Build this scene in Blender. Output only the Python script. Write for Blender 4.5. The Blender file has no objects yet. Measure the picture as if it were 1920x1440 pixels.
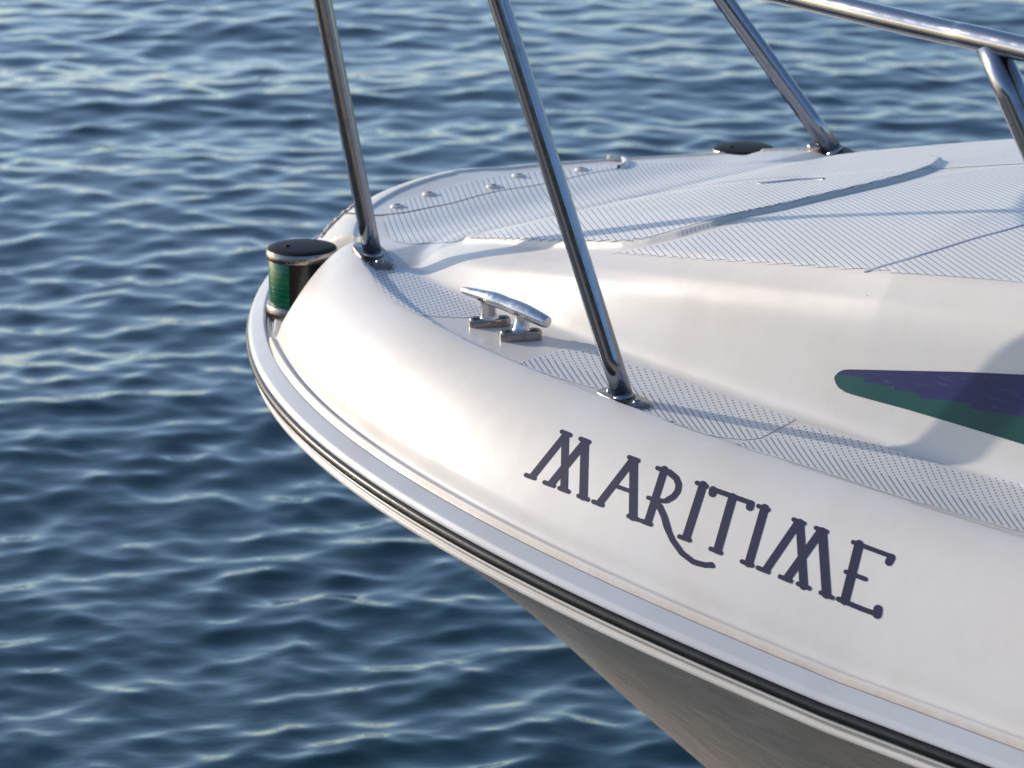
import bpy, bmesh, math, random
import numpy as np
from mathutils import Vector, Matrix
from mathutils.bvhtree import BVHTree
random.seed(7)
scene = bpy.context.scene
col = scene.collection

# ------------------------------------------------------------------ camera
CAM_Z = 1.95
PITCH = math.radians(16.5)
cam_d = bpy.data.cameras.new("camera")
cam = bpy.data.objects.new("camera", cam_d); col.objects.link(cam)
cam.location = (0, 0, CAM_Z)
cam.rotation_euler = (math.radians(90) - PITCH, 0, 0)
cam_d.sensor_width = 36.0
cam_d.lens = 112.5
cam_d.clip_start = 0.05
cam_d.clip_end = 5000
cam_d.dof.use_dof = True
cam_d.dof.focus_distance = 3.35
cam_d.dof.aperture_fstop = 12.5
scene.camera = cam

# ------------------------------------------------------------------ light
SUN_EL = math.radians(19)
SUN_H = (-.856, .517)                       # horizontal direction towards the sun
w = bpy.data.worlds.new("World"); scene.world = w; w.use_nodes = True
nt = w.node_tree
bg = nt.nodes["Background"]
sky = nt.nodes.new("ShaderNodeTexSky")
sky.sky_type = 'NISHITA'; sky.sun_disc = False
sky.sun_elevation = SUN_EL
sky.sun_rotation = math.atan2(SUN_H[0], SUN_H[1])
sky.air_density = .8; sky.dust_density = .6; sky.ozone_density = 2.0
nt.links.new(sky.outputs[0], bg.inputs[0])
bg.inputs[1].default_value = 0.15
sl = bpy.data.lights.new("sun", 'SUN'); sun = bpy.data.objects.new("sun", sl); col.objects.link(sun)
sl.energy = 2.35; sl.angle = math.radians(0.55); sl.color = (1.0, .89, .77)
n_ = math.hypot(*SUN_H)
to_sun = Vector((SUN_H[0]/n_*math.cos(SUN_EL), SUN_H[1]/n_*math.cos(SUN_EL), math.sin(SUN_EL)))
sun.rotation_euler = to_sun.to_track_quat('Z', 'Y').to_euler()
sun.location = (-5, 3, 6)
scene.view_settings.view_transform = 'Standard'
scene.view_settings.look = 'None'
scene.view_settings.exposure = 0.58
scene.view_settings.gamma = 1
scene.render.engine = 'CYCLES'

# ------------------------------------------------------------------ boat frame
# a = distance aft of the bow tip, s = distance off the centreline (+ = near side)
F_ = 6000.0
T0 = (-.21, 4.43); k_ = math.sqrt(.5)
def world(a, s, z): return (T0[0]+k_*a-k_*s, T0[1]-k_*a-k_*s, z)
def frame(x, y):
    dx, dy = x-T0[0], y-T0[1]
    return k_*(dx-dy), -k_*(dx+dy)
cp, sp = math.cos(PITCH), math.sin(PITCH)
def ray(u, v):
    x = (u-960)/F_; y = (720-v)/F_
    return Vector((x, cp+y*sp, -sp+y*cp))
def proj(x, y, z):
    h = z-CAM_Z
    f = y*cp-h*sp; up = y*sp+h*cp
    return 960+F_*x/f, 720-F_*up/f
def sheer(a):
    a = np.asarray(a, float)
    return np.where(a < 2, 1.01-.05*a+.012*a*a, .958-.002*(a-2))
def drop(a): return .098+.045*np.clip((np.asarray(a, float)-.3)/1.2, 0, 1)
def ss(x): x = np.clip(x, 0, 1); return x*x*(3-2*x)
def tab(x, xs, ys): return np.interp(x, xs, ys)
def smooth_curve(P, n=400, it=3):
    P = np.array(P, float)
    d = np.r_[0, np.cumsum(np.hypot(*np.diff(P, axis=0).T))]
    t = np.linspace(0, d[-1], n)
    Q = np.c_[np.interp(t, d, P[:, 0]), np.interp(t, d, P[:, 1])]
    kk = max(3, int(n*.035))
    for _ in range(it):
        e0 = 2*Q[0]-Q[1:kk+1][::-1]; e1 = 2*Q[-1]-Q[-kk-1:-1][::-1]
        e0[:, 1] = -Q[1:kk+1][::-1][:, 1] if abs(Q[0, 1]) < 1e-6 else e0[:, 1]
        if abs(Q[0, 1]) < 1e-6: e0[:, 0] = Q[1:kk+1][::-1][:, 0]
        R = np.r_[e0, Q, e1]
        ker = np.ones(2*kk+1)/(2*kk+1)
        Q = np.c_[np.convolve(R[:, 0], ker, 'valid'), np.convolve(R[:, 1], ker, 'valid')]
    return Q
# plan curves of the near half (mirrored for the other half)
L2 = smooth_curve([(.045,0),(.050,.08),(.075,.17),(.13,.26),(.213,.362),(.27,.425),(.333,.490),(.401,.541),(.441,.567),
  (.493,.597),(.554,.627),(.637,.661),(.722,.687),(.798,.706),(.866,.721),(.984,.741),(1.108,.754),
  (1.217,.763),(1.35,.766),(1.52,.768),(1.716,.772),(2.2,.80),(3.0,.86),(4.2,.90)], 900, 2)
C1 = smooth_curve([(.175,0),(.185,.10),(.225,.20),(.30,.300),(.36,.355),(.425,.408),(.509,.471),(.555,.500),(.600,.521),(.660,.545),(.716,.563),
  (.778,.580),(.843,.593),(.909,.602),(1.003,.611),(1.143,.626),(1.263,.634),(1.357,.637),(1.457,.640),
  (1.612,.645),(2.2,.675),(3.0,.73),(4.2,.77)], 900, 2)
T1 = smooth_curve([(.44,0),(.445,.2),(.452,.3),(.468,.37),(.50,.412),(.531,.427),(.557,.434),(.602,.441),(.641,.450),(.718,.464),(.831,.479),
  (.972,.489),(1.12,.499),(1.258,.508),(1.395,.514),(1.506,.516),(2.2,.54),(3.0,.60),(4.2,.64)], 900, 1)
def dist(P, a, s):
    """distance to polyline P and signed side (+ = outboard)."""
    a = a.ravel(); s = s.ravel()
    out = np.empty(a.size); sg = np.empty(a.size)
    tan = np.gradient(P, axis=0)
    Pm = np.r_[P[:0:-1]*[1, -1], P]; tm = np.gradient(Pm, axis=0)
    for i in range(0, a.size, 20000):
        aa = a[i:i+20000, None]; s_ = s[i:i+20000, None]
        d2 = (aa-Pm[None, :, 0])**2+(s_-Pm[None, :, 1])**2
        j = d2.argmin(1)
        da = a[i:i+20000]-Pm[j, 0]; ds = s[i:i+20000]-Pm[j, 1]
        t = tm[j]; nrm = np.hypot(t[:, 0], t[:, 1])
        sg[i:i+20000] = (t[:, 0]*ds-t[:, 1]*da)/nrm
        al = (t[:, 0]*da+t[:, 1]*ds)/nrm
        al = np.sign(al)*np.maximum(np.abs(al)-nrm*1.01, 0)
        out[i:i+20000] = np.hypot(sg[i:i+20000], al)
    return out, np.where(sg > 0, out, -out)
Ftab_x = np.linspace(-.2, 1.4, 200)
Ftab_y = np.interp(Ftab_x, [-.2, 0, .12, .45, .62, 1.0, 1.4], [0, 0, .05, .56, .68, .82, .84])
for _ in range(2): Ftab_y = np.convolve(np.pad(Ftab_y, 4, 'edge'), np.ones(9)/9, 'valid')
def poly_sd(P, a, s):
    """signed distance (+ inside) to a closed polygon"""
    P = np.array(P, float); a = np.asarray(a, float); s = np.asarray(s, float)
    d = np.full(a.shape, 9.); ins = np.zeros(a.shape, bool)
    for i in range(len(P)):
        p, q = P[i-1], P[i]; e = q-p
        t = np.clip(((a-p[0])*e[0]+(s-p[1])*e[1])/(e@e+1e-12), 0, 1)
        d = np.minimum(d, np.hypot(a-p[0]-t*e[0], s-p[1]-t*e[1]))
        cond = ((p[1] > s) != (q[1] > s)) & (a < (q[0]-p[0])*(s-p[1])/(q[1]-p[1]+1e-12)+p[0])
        ins ^= cond
    return np.where(ins, d, -d)
# raised hatch outline
HATCH = [(.535,.322),(.56,.338),(.596,.352),(.65,.366),(.707,.375),(.76,.383),(.807,.388),(.867,.393),(.903,.388),(.935,.374),(.965,.348),(.985,.31),(.993,.27),(.995,.228),(1.0,.146),(1.004,.09),(1.0,.03),(.985,-.03),
         (.95,-.09),(.90,-.13),(.85,-.13),(.80,-.10),(.76,-.03),(.71,.03),(.66,.09),(.625,.15),(.59,.20),(.555,.26),(.535,.30)]
def Z(a, s):
    shp = a.shape
    a = a.ravel(); s = s.ravel(); S_ = np.abs(s)
    d2, sg2 = dist(L2, a, S_)
    d2 = np.where(sg2 > 0, 0, d2)
    _, dc = dist(C1, a, S_)
    _, dt = dist(T1, a, S_)
    c = sheer(a); zl = c-drop(a)
    # outboard face
    rim = .009*ss(d2/.005)-.0042*ss((d2-.005)/.005)*(1-ss((d2-.0125)/.006))+.010*ss((d2-.011)/.009)
    dd = np.maximum(d2-.017, 0); q = dd/(dd+np.maximum(dc, 1e-6))
    p = 1-(1-q)**1.75
    zf = zl+rim+(c-zl-.0165)*p
    # inboard: a small lip down to the side deck, then the trunk
    e = np.maximum(-dc, 0)
    lipd = tab(a, [.35, .47, .52, .70, 1.1], [.0, .0, .009, .007, .003])
    zi = c-lipd*ss(e/.014)
    tin = np.maximum(-dt, 0)
    W = tab(a, [.44, .50, .60, .72, .80, .92, 1.02, 1.15, 1.3, 1.5, 3], [.05, .060, .080, .092, .092, .082, .074, .070, .066, .066, .08])
    H = tab(a, [.44, .50, .56, .63, .70, .78, .88, .97, 1.3, 1.5, 2.2, 4.2], [.0, .018, .034, .055, .073, .092, .114, .134, .195, .222, .26, .30])
    f = np.interp(tin/W, Ftab_x, Ftab_y)
    f = f+.17*ss((tin-.6*W)/.14)
    zi = zi+H*f*(dt < 0)
    z = np.where(dc > 0, zf, zi)
    # gentle dish of the bow deck, port shoulder
    z = z-.006*np.exp(-((a-.40)/.06)**2)*ss((.40-S_)/.15)
    z = z-.020*ss((.50-a)/.28)*(1+.35*ss(-s/.1))
    # hatch
    hs = poly_sd(HATCH, a, s)
    z = z+.007*ss(hs/.006+.5)
    # lamp niches
    m = ss((.406-a)/.012)*ss((a-.275)/.02)*ss((S_-.352)/.016)
    floor = zl-.003+0*rim
    z = np.where(m > 0, z*(1-m)+np.minimum(z, floor)*m, z)
    return z.reshape(shp)
def Z1(a, s): return float(Z(np.array([a]), np.array([s]))[0])

# ------------------------------------------------------------------ materials
def mat(name, base, rough=.5, metal=0.0, **kw):
    m = bpy.data.materials.new(name); m.use_nodes = True
    b = m.node_tree.nodes["Principled BSDF"]
    b.inputs['Base Color'].default_value = (*base, 1)
    b.inputs['Roughness'].default_value = rough
    b.inputs['Metallic'].default_value = metal
    for k, v in kw.items(): b.inputs[k].default_value = v
    return m, m.node_tree, b
def N(t, kind, **kw):
    n = t.nodes.new(kind)
    for k, v in kw.items(): setattr(n, k, v)
    return n
def noise(t, scale, detail=4, rough=.55, vec=None, dim='3D'):
    n = N(t, 'ShaderNodeTexNoise'); n.inputs['Scale'].default_value = scale
    n.inputs['Detail'].default_value = detail; n.inputs['Roughness'].default_value = rough
    if vec is not None: t.links.new(vec, n.inputs['Vector'])
    return n
def ramp(t, src, stops):
    r = N(t, 'ShaderNodeValToRGB'); e = r.color_ramp.elements
    while len(e) > 1: e.remove(e[-1])
    e[0].position = stops[0][0]; e[0].color = (*stops[0][1], 1)
    for p, c in stops[1:]:
        x = e.new(p); x.color = (*c, 1)
    t.links.new(src, r.inputs[0]); return r
def mixc(t, fac, A, B, mode='MIX'):
    n = N(t, 'ShaderNodeMix', data_type='RGBA', blend_type=mode)
    for sock, val in ((n.inputs[0], fac), (n.inputs[6], A), (n.inputs[7], B)):
        if isinstance(val, (int, float)): sock.default_value = val
        elif isinstance(val, tuple): sock.default_value = (*val, 1)
        else: t.links.new(val, sock)
    return n.outputs[2]
def math_(t, op, a, b=None, c=None, clamp=False):
    n = N(t, 'ShaderNodeMath', operation=op, use_clamp=clamp)
    for i, v in enumerate((a, b, c)):
        if v is None: continue
        if isinstance(v, (int, float)): n.inputs[i].default_value = v
        else: t.links.new(v, n.inputs[i])
    return n.outputs[0]
def geo_pos(t): return N(t, 'ShaderNodeNewGeometry').outputs['Position']
def bump(t, b, h, strength=.1, dist_=.001):
    n = N(t, 'ShaderNodeBump'); n.inputs['Strength'].default_value = strength
    n.inputs['Distance'].default_value = dist_
    t.links.new(h, n.inputs['Height']); t.links.new(n.outputs[0], b.inputs['Normal']); return n

# gelcoat with grime in the joint and fine specks
GEL = (.70, .66, .60)
GEL2 = (.72, .70, .665)
def gelcoat(name, base, rough=.30, stain=False):
    m, t, b = mat(name, base, rough)
    p = geo_pos(t)
    n1 = noise(t, 9, 5, .6, p); n2 = noise(t, 60, 3, .6, p); n3 = noise(t, 420, 2, .5, p)
    c1 = mixc(t, ramp(t, n1.outputs[0], [(.35, (1, 1, 1)), (.75, (.0, .0, .0))]).outputs[0], tuple(x*.90 for x in (base[0]*.985, base[1]*.965, base[2]*.94)), base)
    sm = ramp(t, n2.outputs[0], [(.60, (0, 0, 0)), (.78, (1, 1, 1))]).outputs[0]
    c2 = mixc(t, math_(t, 'MULTIPLY', sm, .12), c1, (.62, .56, .48))
    # specks of dirt
    vor = N(t, 'ShaderNodeTexVoronoi'); vor.inputs['Scale'].default_value = 38; t.links.new(p, vor.inputs['Vector'])
    sp_ = math_(t, 'LESS_THAN', vor.outputs['Distance'], .035)
    pick = math_(t, 'GREATER_THAN', N_sep(t, vor.outputs['Color']), .93)
    c3 = mixc(t, math_(t, 'MULTIPLY', sp_, pick), c2, (.12, .08, .06))
    out = c3
    if stain:
        at = N(t, 'ShaderNodeAttribute', attribute_name='stain')
        ns = noise(t, 45, 4, .7, p)
        f = math_(t, 'MULTIPLY', at.outputs['Fac'], ramp(t, ns.outputs[0], [(.3, (.25,)*3), (.7, (1, 1, 1))]).outputs[0])
        out = mixc(t, f, c3, (.33, .20, .10))
        at2 = N(t, 'ShaderNodeAttribute', attribute_name='tide')
        f2 = math_(t, 'MULTIPLY', at2.outputs['Fac'], ramp(t, n1.outputs[0], [(.3, (.3,)*3), (.7, (1, 1, 1))]).outputs[0])
        out = mixc(t, f2, out, (.60, .50, .38))
    t.links.new(out, b.inputs['Base Color'])
    rr = ramp(t, n1.outputs[0], [(.3, (rough*.85,)*3), (.7, (rough*1.25,)*3)])
    t.links.new(rr.outputs[0], b.inputs['Roughness'])
    bump(t, b, mixc(t, .25, n2.outputs[0], n3.outputs[0]), .10, .0006)
    b.inputs['Coat Weight'].default_value = .16; b.inputs['Specular IOR Level'].default_value = .38
    n4 = noise(t, 26, 6, .75, p)
    t.links.new(ramp(t, n4.outputs[0], [(.35, (.10,)*3), (.62, (.34,)*3)]).outputs[0], b.inputs['Coat Roughness'])
    return m
def N_sep(t, colr):
    s = N(t, 'ShaderNodeSeparateColor'); t.links.new(colr, s.inputs[0]); return s.outputs[0]
M_deck = gelcoat('gelcoat', GEL, .40, True)
M_hull = gelcoat('hull_gelcoat', (.56, .51, .46), .30)
M_strip = gelcoat('rail_vinyl', (.54, .545, .55), .42)
M_clean = gelcoat('hatch_gelcoat', GEL, .3)
# dirt streaks on the hull side; warm base tone stands in for bounced light
def hull_dirt_bounce():
    t = M_hull.node_tree; b = t.nodes["Principled BSDF"]; p = geo_pos(t)
    mp = N(t, 'ShaderNodeMapping'); mp.inputs['Scale'].default_value = (3.0, 3.0, 14)
    mp.inputs['Rotation'].default_value = (.5, .4, 0); t.links.new(p, mp.inputs[0])
    n = noise(t, 2.6, 6, .65, mp.outputs[0])
    r = ramp(t, n.outputs[0], [(.38, (.88, .75, .62)), (.50, (.68, .56, .45)), (.56, (.85, .71, .58)), (.66, (.72, .60, .49)), (.8, (.88, .76, .64))])
    t.links.new(r.outputs[0], b.inputs['Base Color'])
    b.inputs['Coat Weight'].default_value = .2
hull_dirt_bounce()

def steel(name, base=(.62, .62, .63), rough=.16, sc=1.0):
    m, t, b = mat(name, base, rough, 1.0)
    p = geo_pos(t)
    n = noise(t, 70*sc, 4, .6, p); n2 = noise(t, 900, 2, .5, p)
    t.links.new(ramp(t, n.outputs[0], [(.35, (rough*.7,)*3), (.75, (rough*2.0,)*3)]).outputs[0], b.inputs['Roughness'])
    t.links.new(mixc(t, ramp(t, n.outputs[0], [(.60, (0,)*3), (.75, (.8,)*3)]).outputs[0], base, tuple(x*.72 for x in base)), b.inputs['Base Color'])
    bump(t, b, mixc(t, .4, n.outputs[0], n2.outputs[0]), .10, .0003)
    return m
M_tube = steel('polished_steel', (.25, .265, .30), .13)
M_cleat = steel('cast_steel', (.66, .65, .64), .24, 2)
M_dark_steel = steel('tarnished_steel', (.30, .27, .25), .22, 3)
M_recess = steel('recess_steel', (.10, .09, .085), .3)
M_foot = steel('foot_steel', (.30, .27, .25), .22, 2)
M_screw = steel('screw_steel', (.35, .33, .32), .25)
M_cap = mat('black_cap', (.014, .011, .010), .55, **{'Specular IOR Level': .12})[0]
M_rimcap = steel('cap_rim_steel', (.30, .27, .25), .20, 3)
M_house = mat('black_housing', (.008, .006, .007), .22)[0]
M_green, tg, bgn = mat('green_lens', (.0, .085, .032), .22)
wv = N(tg, 'ShaderNodeTexWave'); wv.bands_direction = 'Z'; wv.inputs['Scale'].default_value = 45; tg.links.new(geo_pos(tg), wv.inputs[0])
tg.links.new(mixc(tg, wv.outputs[0], (.0, .085, .036), (.0, .14, .060)), bgn.inputs['Base Color'])
M_rubber, tr, br = mat('black_rubber', (.012, .011, .011), .30, **{'Specular IOR Level': .4})
nr = noise(tr, 60, 4, .7, geo_pos(tr))
tr.links.new(ramp(tr, nr.outputs[0], [(.3, (.005,)*3), (.6, (.014, .013, .012)), (.8, (.045, .04, .036))]).outputs[0], br.inputs['Base Color'])
bump(tr, br, nr.outputs[0], .3, .001)
M_seam = mat('seam_sealant', (.055, .045, .038), .7)[0]
M_bluegrey = mat('shadow_gap', (.10, .12, .16), .4)[0]
M_letter = mat('navy_vinyl', (.014, .016, .055), .6, **{'Specular IOR Level': .15})[0]
def vinyl(name, c, sc):
    m, t, b = mat(name, c, .36, **{'Specular IOR Level': .25}); p = geo_pos(t)
    mp = N(t, 'ShaderNodeMapping'); mp.inputs['Scale'].default_value = (6, 6, 40); mp.inputs['Rotation'].default_value = (0, .35, .2); t.links.new(p, mp.inputs[0])
    n = noise(t, 7, 6, .75, mp.outputs[0]); n2 = noise(t, 16, 3, .5, p)
    t.links.new(mixc(t, ramp(t, n.outputs[0], [(.56, (0,)*3), (.74, (.55,)*3)]).outputs[0], mixc(t, n2.outputs[0], tuple(x*.55 for x in c), tuple(x*1.2 for x in c)), sc), b.inputs['Base Color'])
    return m
M_purple = vinyl('purple_vinyl', (.019, .023, .110), (.12, .12, .28))
M_teal = vinyl('teal_vinyl', (.001, .075, .072), (.03, .15, .12))
# crusty chafed edge
M_crust, tc, bc = mat('crusty_sealant', (.5, .44, .36), .9)
nc = noise(tc, 160, 5, .7, geo_pos(tc))
tc.links.new(ramp(tc, nc.outputs[0], [(.28, (.16, .11, .07)), (.40, (.58, .50, .40)), (.55, (.80, .75, .68))]).outputs[0], bc.inputs['Base Color'])
bump(tc, bc, nc.outputs[0], 1, .003)
# moulded anti-slip pattern: grooves along uv.x, broken into dashes along uv.y where 'dash'=1
def nonskid(name, wid, dark):
    m, t, b = mat(name, GEL, .42)
    uv = N(t, 'ShaderNodeUVMap', uv_map='UVMap'); sx = N(t, 'ShaderNodeSeparateXYZ'); t.links.new(uv.outputs[0], sx.inputs[0])
    at = N(t, 'ShaderNodeAttribute', attribute_name='dash')
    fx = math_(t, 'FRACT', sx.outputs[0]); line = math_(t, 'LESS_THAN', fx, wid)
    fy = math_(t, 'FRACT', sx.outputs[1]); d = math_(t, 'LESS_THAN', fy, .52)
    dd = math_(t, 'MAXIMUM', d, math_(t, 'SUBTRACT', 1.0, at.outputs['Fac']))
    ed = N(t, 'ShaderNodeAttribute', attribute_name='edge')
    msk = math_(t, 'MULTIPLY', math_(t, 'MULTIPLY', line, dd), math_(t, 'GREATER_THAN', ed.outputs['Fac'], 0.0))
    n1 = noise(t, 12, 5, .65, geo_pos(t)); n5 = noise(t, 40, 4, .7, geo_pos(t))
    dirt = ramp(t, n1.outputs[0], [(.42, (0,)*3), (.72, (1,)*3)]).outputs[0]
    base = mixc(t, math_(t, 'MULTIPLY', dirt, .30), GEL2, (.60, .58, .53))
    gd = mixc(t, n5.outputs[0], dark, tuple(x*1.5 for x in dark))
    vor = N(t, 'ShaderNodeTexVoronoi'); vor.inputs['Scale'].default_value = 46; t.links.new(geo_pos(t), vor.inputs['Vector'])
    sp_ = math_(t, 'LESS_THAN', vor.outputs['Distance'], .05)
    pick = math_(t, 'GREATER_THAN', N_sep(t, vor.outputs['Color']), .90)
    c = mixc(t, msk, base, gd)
    c = mixc(t, math_(t, 'MULTIPLY', sp_, pick), c, (.05, .04, .035))
    t.links.new(c, b.inputs['Base Color'])
    t.links.new(ramp(t, n5.outputs[0], [(.3, (.36,)*3), (.7, (.52,)*3)]).outputs[0], b.inputs['Roughness'])
    return m
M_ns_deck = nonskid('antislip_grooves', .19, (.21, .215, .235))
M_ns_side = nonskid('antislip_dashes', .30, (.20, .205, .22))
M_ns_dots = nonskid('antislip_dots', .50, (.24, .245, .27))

# ------------------------------------------------------------------ helpers
boat = bpy.data.objects.new("motorboat", None); col.objects.link(boat)
boat.location = world(1.2, 0, 0)
boat["label"] = "white fibreglass motorboat with MARITIME in navy letters on its bow, above blue rippled water"
boat["category"] = "boat"
boat.empty_display_size = .3
BL = Vector(boat.location)
def obj(name, verts, faces, m, parent=boat, smooth=True, label=None):
    me = bpy.data.meshes.new(name)
    off = BL if parent is not None else Vector((0, 0, 0))
    V = np.array(verts, dtype=np.float64).reshape(-1, 3)-np.array(off)
    me.from_pydata(V.tolist(), [], [tuple(map(int, f)) for f in faces])
    me.materials.append(m)
    if smooth: me.polygons.foreach_set('use_smooth', [True]*len(me.polygons))
    me.update()
    o = bpy.data.objects.new(name, me); col.objects.link(o)
    if parent is not None: o.parent = parent
    if parent is not None and parent is not boat: pass
    if label: o['label'] = label
    return o
class MB:
    def __init__(self): self.v = []; self.f = []
    def add(self, v, f):
        n = len(self.v); self.v += [tuple(x) for x in v]; self.f += [tuple(i+n for i in q) for q in f]
    def build(self, name, m, parent=boat, smooth=True, label=None): return obj(name, self.v, self.f, m, parent, smooth, label)
def fix(o, bevel=None, seg=2):
    bm = bmesh.new(); bm.from_mesh(o.data)
    bmesh.ops.recalc_face_normals(bm, faces=bm.faces)
    if bevel:
        es = [e for e in bm.edges if len(e.link_faces) == 2 and e.calc_face_angle(0) > .5]
        bmesh.ops.bevel(bm, geom=es, offset=bevel, segments=seg, affect='EDGES', profile=.6)
    bm.to_mesh(o.data); bm.free()
    return o
def sharp(o, ang=40):
    try: o.data.set_sharp_from_angle(angle=math.radians(ang))
    except Exception: pass
    return o
def catmull(P, n):
    P = [Vector(p) for p in P]; out = []
    Q = [2*P[0]-P[1]]+P+[2*P[-1]-P[-2]]
    for i in range(1, len(Q)-2):
        for j in range(n):
            t = j/n
            out.append(.5*((2*Q[i])+(Q[i+1]-Q[i-1])*t+(2*Q[i-1]-5*Q[i]+4*Q[i+1]-Q[i+2])*t*t+(3*Q[i]-Q[i-1]-3*Q[i+1]+Q[i+2])*t**3))
    out.append(P[-1]); return out
def tube(path, rad, n=28, caps=True):
    """round bar along path; rad number or list"""
    v = []; f = []
    path = [Vector(p) for p in path]; R = rad if hasattr(rad, '__len__') else [rad]*len(path)
    up = None
    for i, p in enumerate(path):
        t = (path[min(i+1, len(path)-1)]-path[max(i-1, 0)]).normalized()
        if up is None: up = t.orthogonal().normalized()
        up = (up-t*up.dot(t)).normalized(); b = t.cross(up)
        for j in range(n):
            an = 2*math.pi*j/n; v.append(p+(up*math.cos(an)+b*math.sin(an))*R[i])
        if i:
            for j in range(n):
                f.append(((i-1)*n+j, (i-1)*n+(j+1) % n, i*n+(j+1) % n, i*n+j))
    if caps:
        f.append(tuple(range(n))[::-1]); f.append(tuple((len(path)-1)*n+j for j in range(n)))
    return v, f
def lathe(c, prof, ax=Vector((0, 0, 1)), n=64, a0=0, a1=2*math.pi, ref=None):
    """prof: list of (r, h) from c along ax"""
    ax = Vector(ax).normalized(); X = Vector(ref) if ref else ax.orthogonal(); X = (X-ax*X.dot(ax)).normalized(); Y = ax.cross(X)
    full = abs(a1-a0-2*math.pi) < 1e-6; m = n if full else n+1
    v = []; f = []
    for (r, h) in prof:
        for j in range(m):
            t = a0+(a1-a0)*j/n; v.append(Vector(c)+ax*h+(X*math.cos(t)+Y*math.sin(t))*max(r, 1e-5))
    for i in range(len(prof)-1):
        for j in range(n):
            j2 = (j+1) % m
            f.append((i*m+j, i*m+j2, (i+1)*m+j2, (i+1)*m+j))
    return v, f

# ------------------------------------------------------------------ deck moulding (bulwark, side decks, trunk)
bx = L2[:, 0]; by = L2[:, 1]
def halfbeam(a): return np.interp(a, bx, by)
a0 = bx[0]
A1 = np.r_[a0+1e-5+np.linspace(0, 1, 60)**2*.075, np.arange(a0+.0785, 1.75, .0035), np.arange(1.76, 4.15, .03)]
wv_ = np.linspace(-1, 1, 461)
wv_ = np.sign(wv_)*(1-(1-np.abs(wv_))**1.15)      # finer towards the gunwales
GA = np.repeat(A1[:, None], len(wv_), 1); GS = halfbeam(A1)[:, None]*wv_[None, :]
GZ = Z(GA, GS)
nr_, nc_ = GA.shape
X = T0[0]+k_*GA-k_*GS; Y = T0[1]-k_*GA-k_*GS
V = np.stack([X, Y, GZ], -1).reshape(-1, 3)
idx = np.arange(nr_*nc_).reshape(nr_, nc_)
FQ = np.stack([idx[:-1, :-1], idx[:-1, 1:], idx[1:, 1:], idx[1:, :-1]], -1).reshape(-1, 4)
# orientation so that normals point up
p0, p1, p3 = V[FQ[5000, 0]], V[FQ[5000, 1]], V[FQ[5000, 3]]
if np.cross(p1-p0, p3-p0)[2] < 0: FQ = FQ[:, ::-1]
def fast_obj(name, V, FQ, m, parent=boat):
    me = bpy.data.meshes.new(name)
    off = np.array(BL) if parent is not None else 0
    nv, nf = len(V), len(FQ)
    me.vertices.add(nv); me.vertices.foreach_set('co', (V-off).astype(np.float32).ravel())
    me.loops.add(nf*4); me.loops.foreach_set('vertex_index', FQ.astype(np.int32).ravel())
    me.polygons.add(nf); me.polygons.foreach_set('loop_start', np.arange(0, nf*4, 4, dtype=np.int32))
    me.polygons.foreach_set('loop_total', np.full(nf, 4, dtype=np.int32))
    me.polygons.foreach_set('use_smooth', np.ones(nf, bool))
    me.materials.append(m); me.update(calc_edges=True); me.validate()
    o = bpy.data.objects.new(name, me); col.objects.link(o)
    if parent is not None: o.parent = parent
    return o
deck = fast_obj('deck', V, FQ, M_deck)
d2v, _ = dist(L2, GA, np.abs(GS))
at = deck.data.attributes.new('stain', 'FLOAT', 'POINT')
at.data.foreach_set('value', (np.exp(-(d2v/.0021)**2)*.8).astype(np.float32))
at = deck.data.attributes.new('tide', 'FLOAT', 'POINT')
at.data.foreach_set('value', (np.exp(-(d2v/.009)**2)*.5).astype(np.float32))
bvh = BVHTree.FromPolygons([tuple(x) for x in V], [tuple(map(int, q)) for q in FQ if True])
ORG = Vector((0, 0, CAM_Z))
def hit(u, v):
    """point and normal of the deck moulding seen at a photo position"""
    loc, nrm, i, dd = bvh.ray_cast(ORG, ray(u, v).normalized())
    if loc is None: return None, None
    if nrm.z < 0: nrm = -nrm
    return loc, nrm
def surf(a, s):
    x, y, _ = world(a, s, 0)
    loc, nrm, i, dd = bvh.ray_cast(Vector((x, y, 3)), Vector((0, 0, -1)))
    return loc, (nrm if nrm.z > 0 else -nrm)

# ------------------------------------------------------------------ rub rail + hull (swept round the gunwale)
near = L2[L2[:, 0] < 4.15]
Pm = np.r_[near[:0:-1]*[1, -1], near]
tm = np.gradient(Pm, axis=0); tm /= np.hypot(tm[:, 0], tm[:, 1])[:, None]
nm = np.c_[-tm[:, 1], tm[:, 0]]                 # outward
zl2 = sheer(Pm[:, 0])-drop(Pm[:, 0])
def sweep(prof, name, m, parent=boat):
    prof = np.array(prof)
    P = len(prof); n = len(Pm)
    aa = Pm[:, None, 0]+nm[:, None, 0]*prof[None, :, 0]; s_ = Pm[:, None, 1]+nm[:, None, 1]*prof[None, :, 0]
    zz = zl2[:, None]+prof[None, :, 1]
    V = np.stack([T0[0]+k_*aa-k_*s_, T0[1]-k_*aa-k_*s_, zz], -1).reshape(-1, 3)
    ix = np.arange(n*P).reshape(n, P)
    Q = np.stack([ix[:-1, :-1], ix[1:, :-1], ix[1:, 1:], ix[:-1, 1:]], -1).reshape(-1, 4)
    return fast_obj(name, V, Q, m, parent)
def rnd(P, r=.0015, n=3):
    """round the corners of a profile polyline"""
    P = [np.array(p, float) for p in P]; out = [P[0]]
    for i in range(1, len(P)-1):
        a, b, c = P[i-1], P[i], P[i+1]
        la, lc = np.linalg.norm(a-b), np.linalg.norm(c-b); q = min(r, la*.45, lc*.45)
        p = b+(a-b)/la*q; e = b+(c-b)/lc*q
        for j in range(n+1):
            t = j/n; out.append((1-t)**2*p+2*t*(1-t)*b+t*t*e)
    out.append(P[-1]); return out
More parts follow.
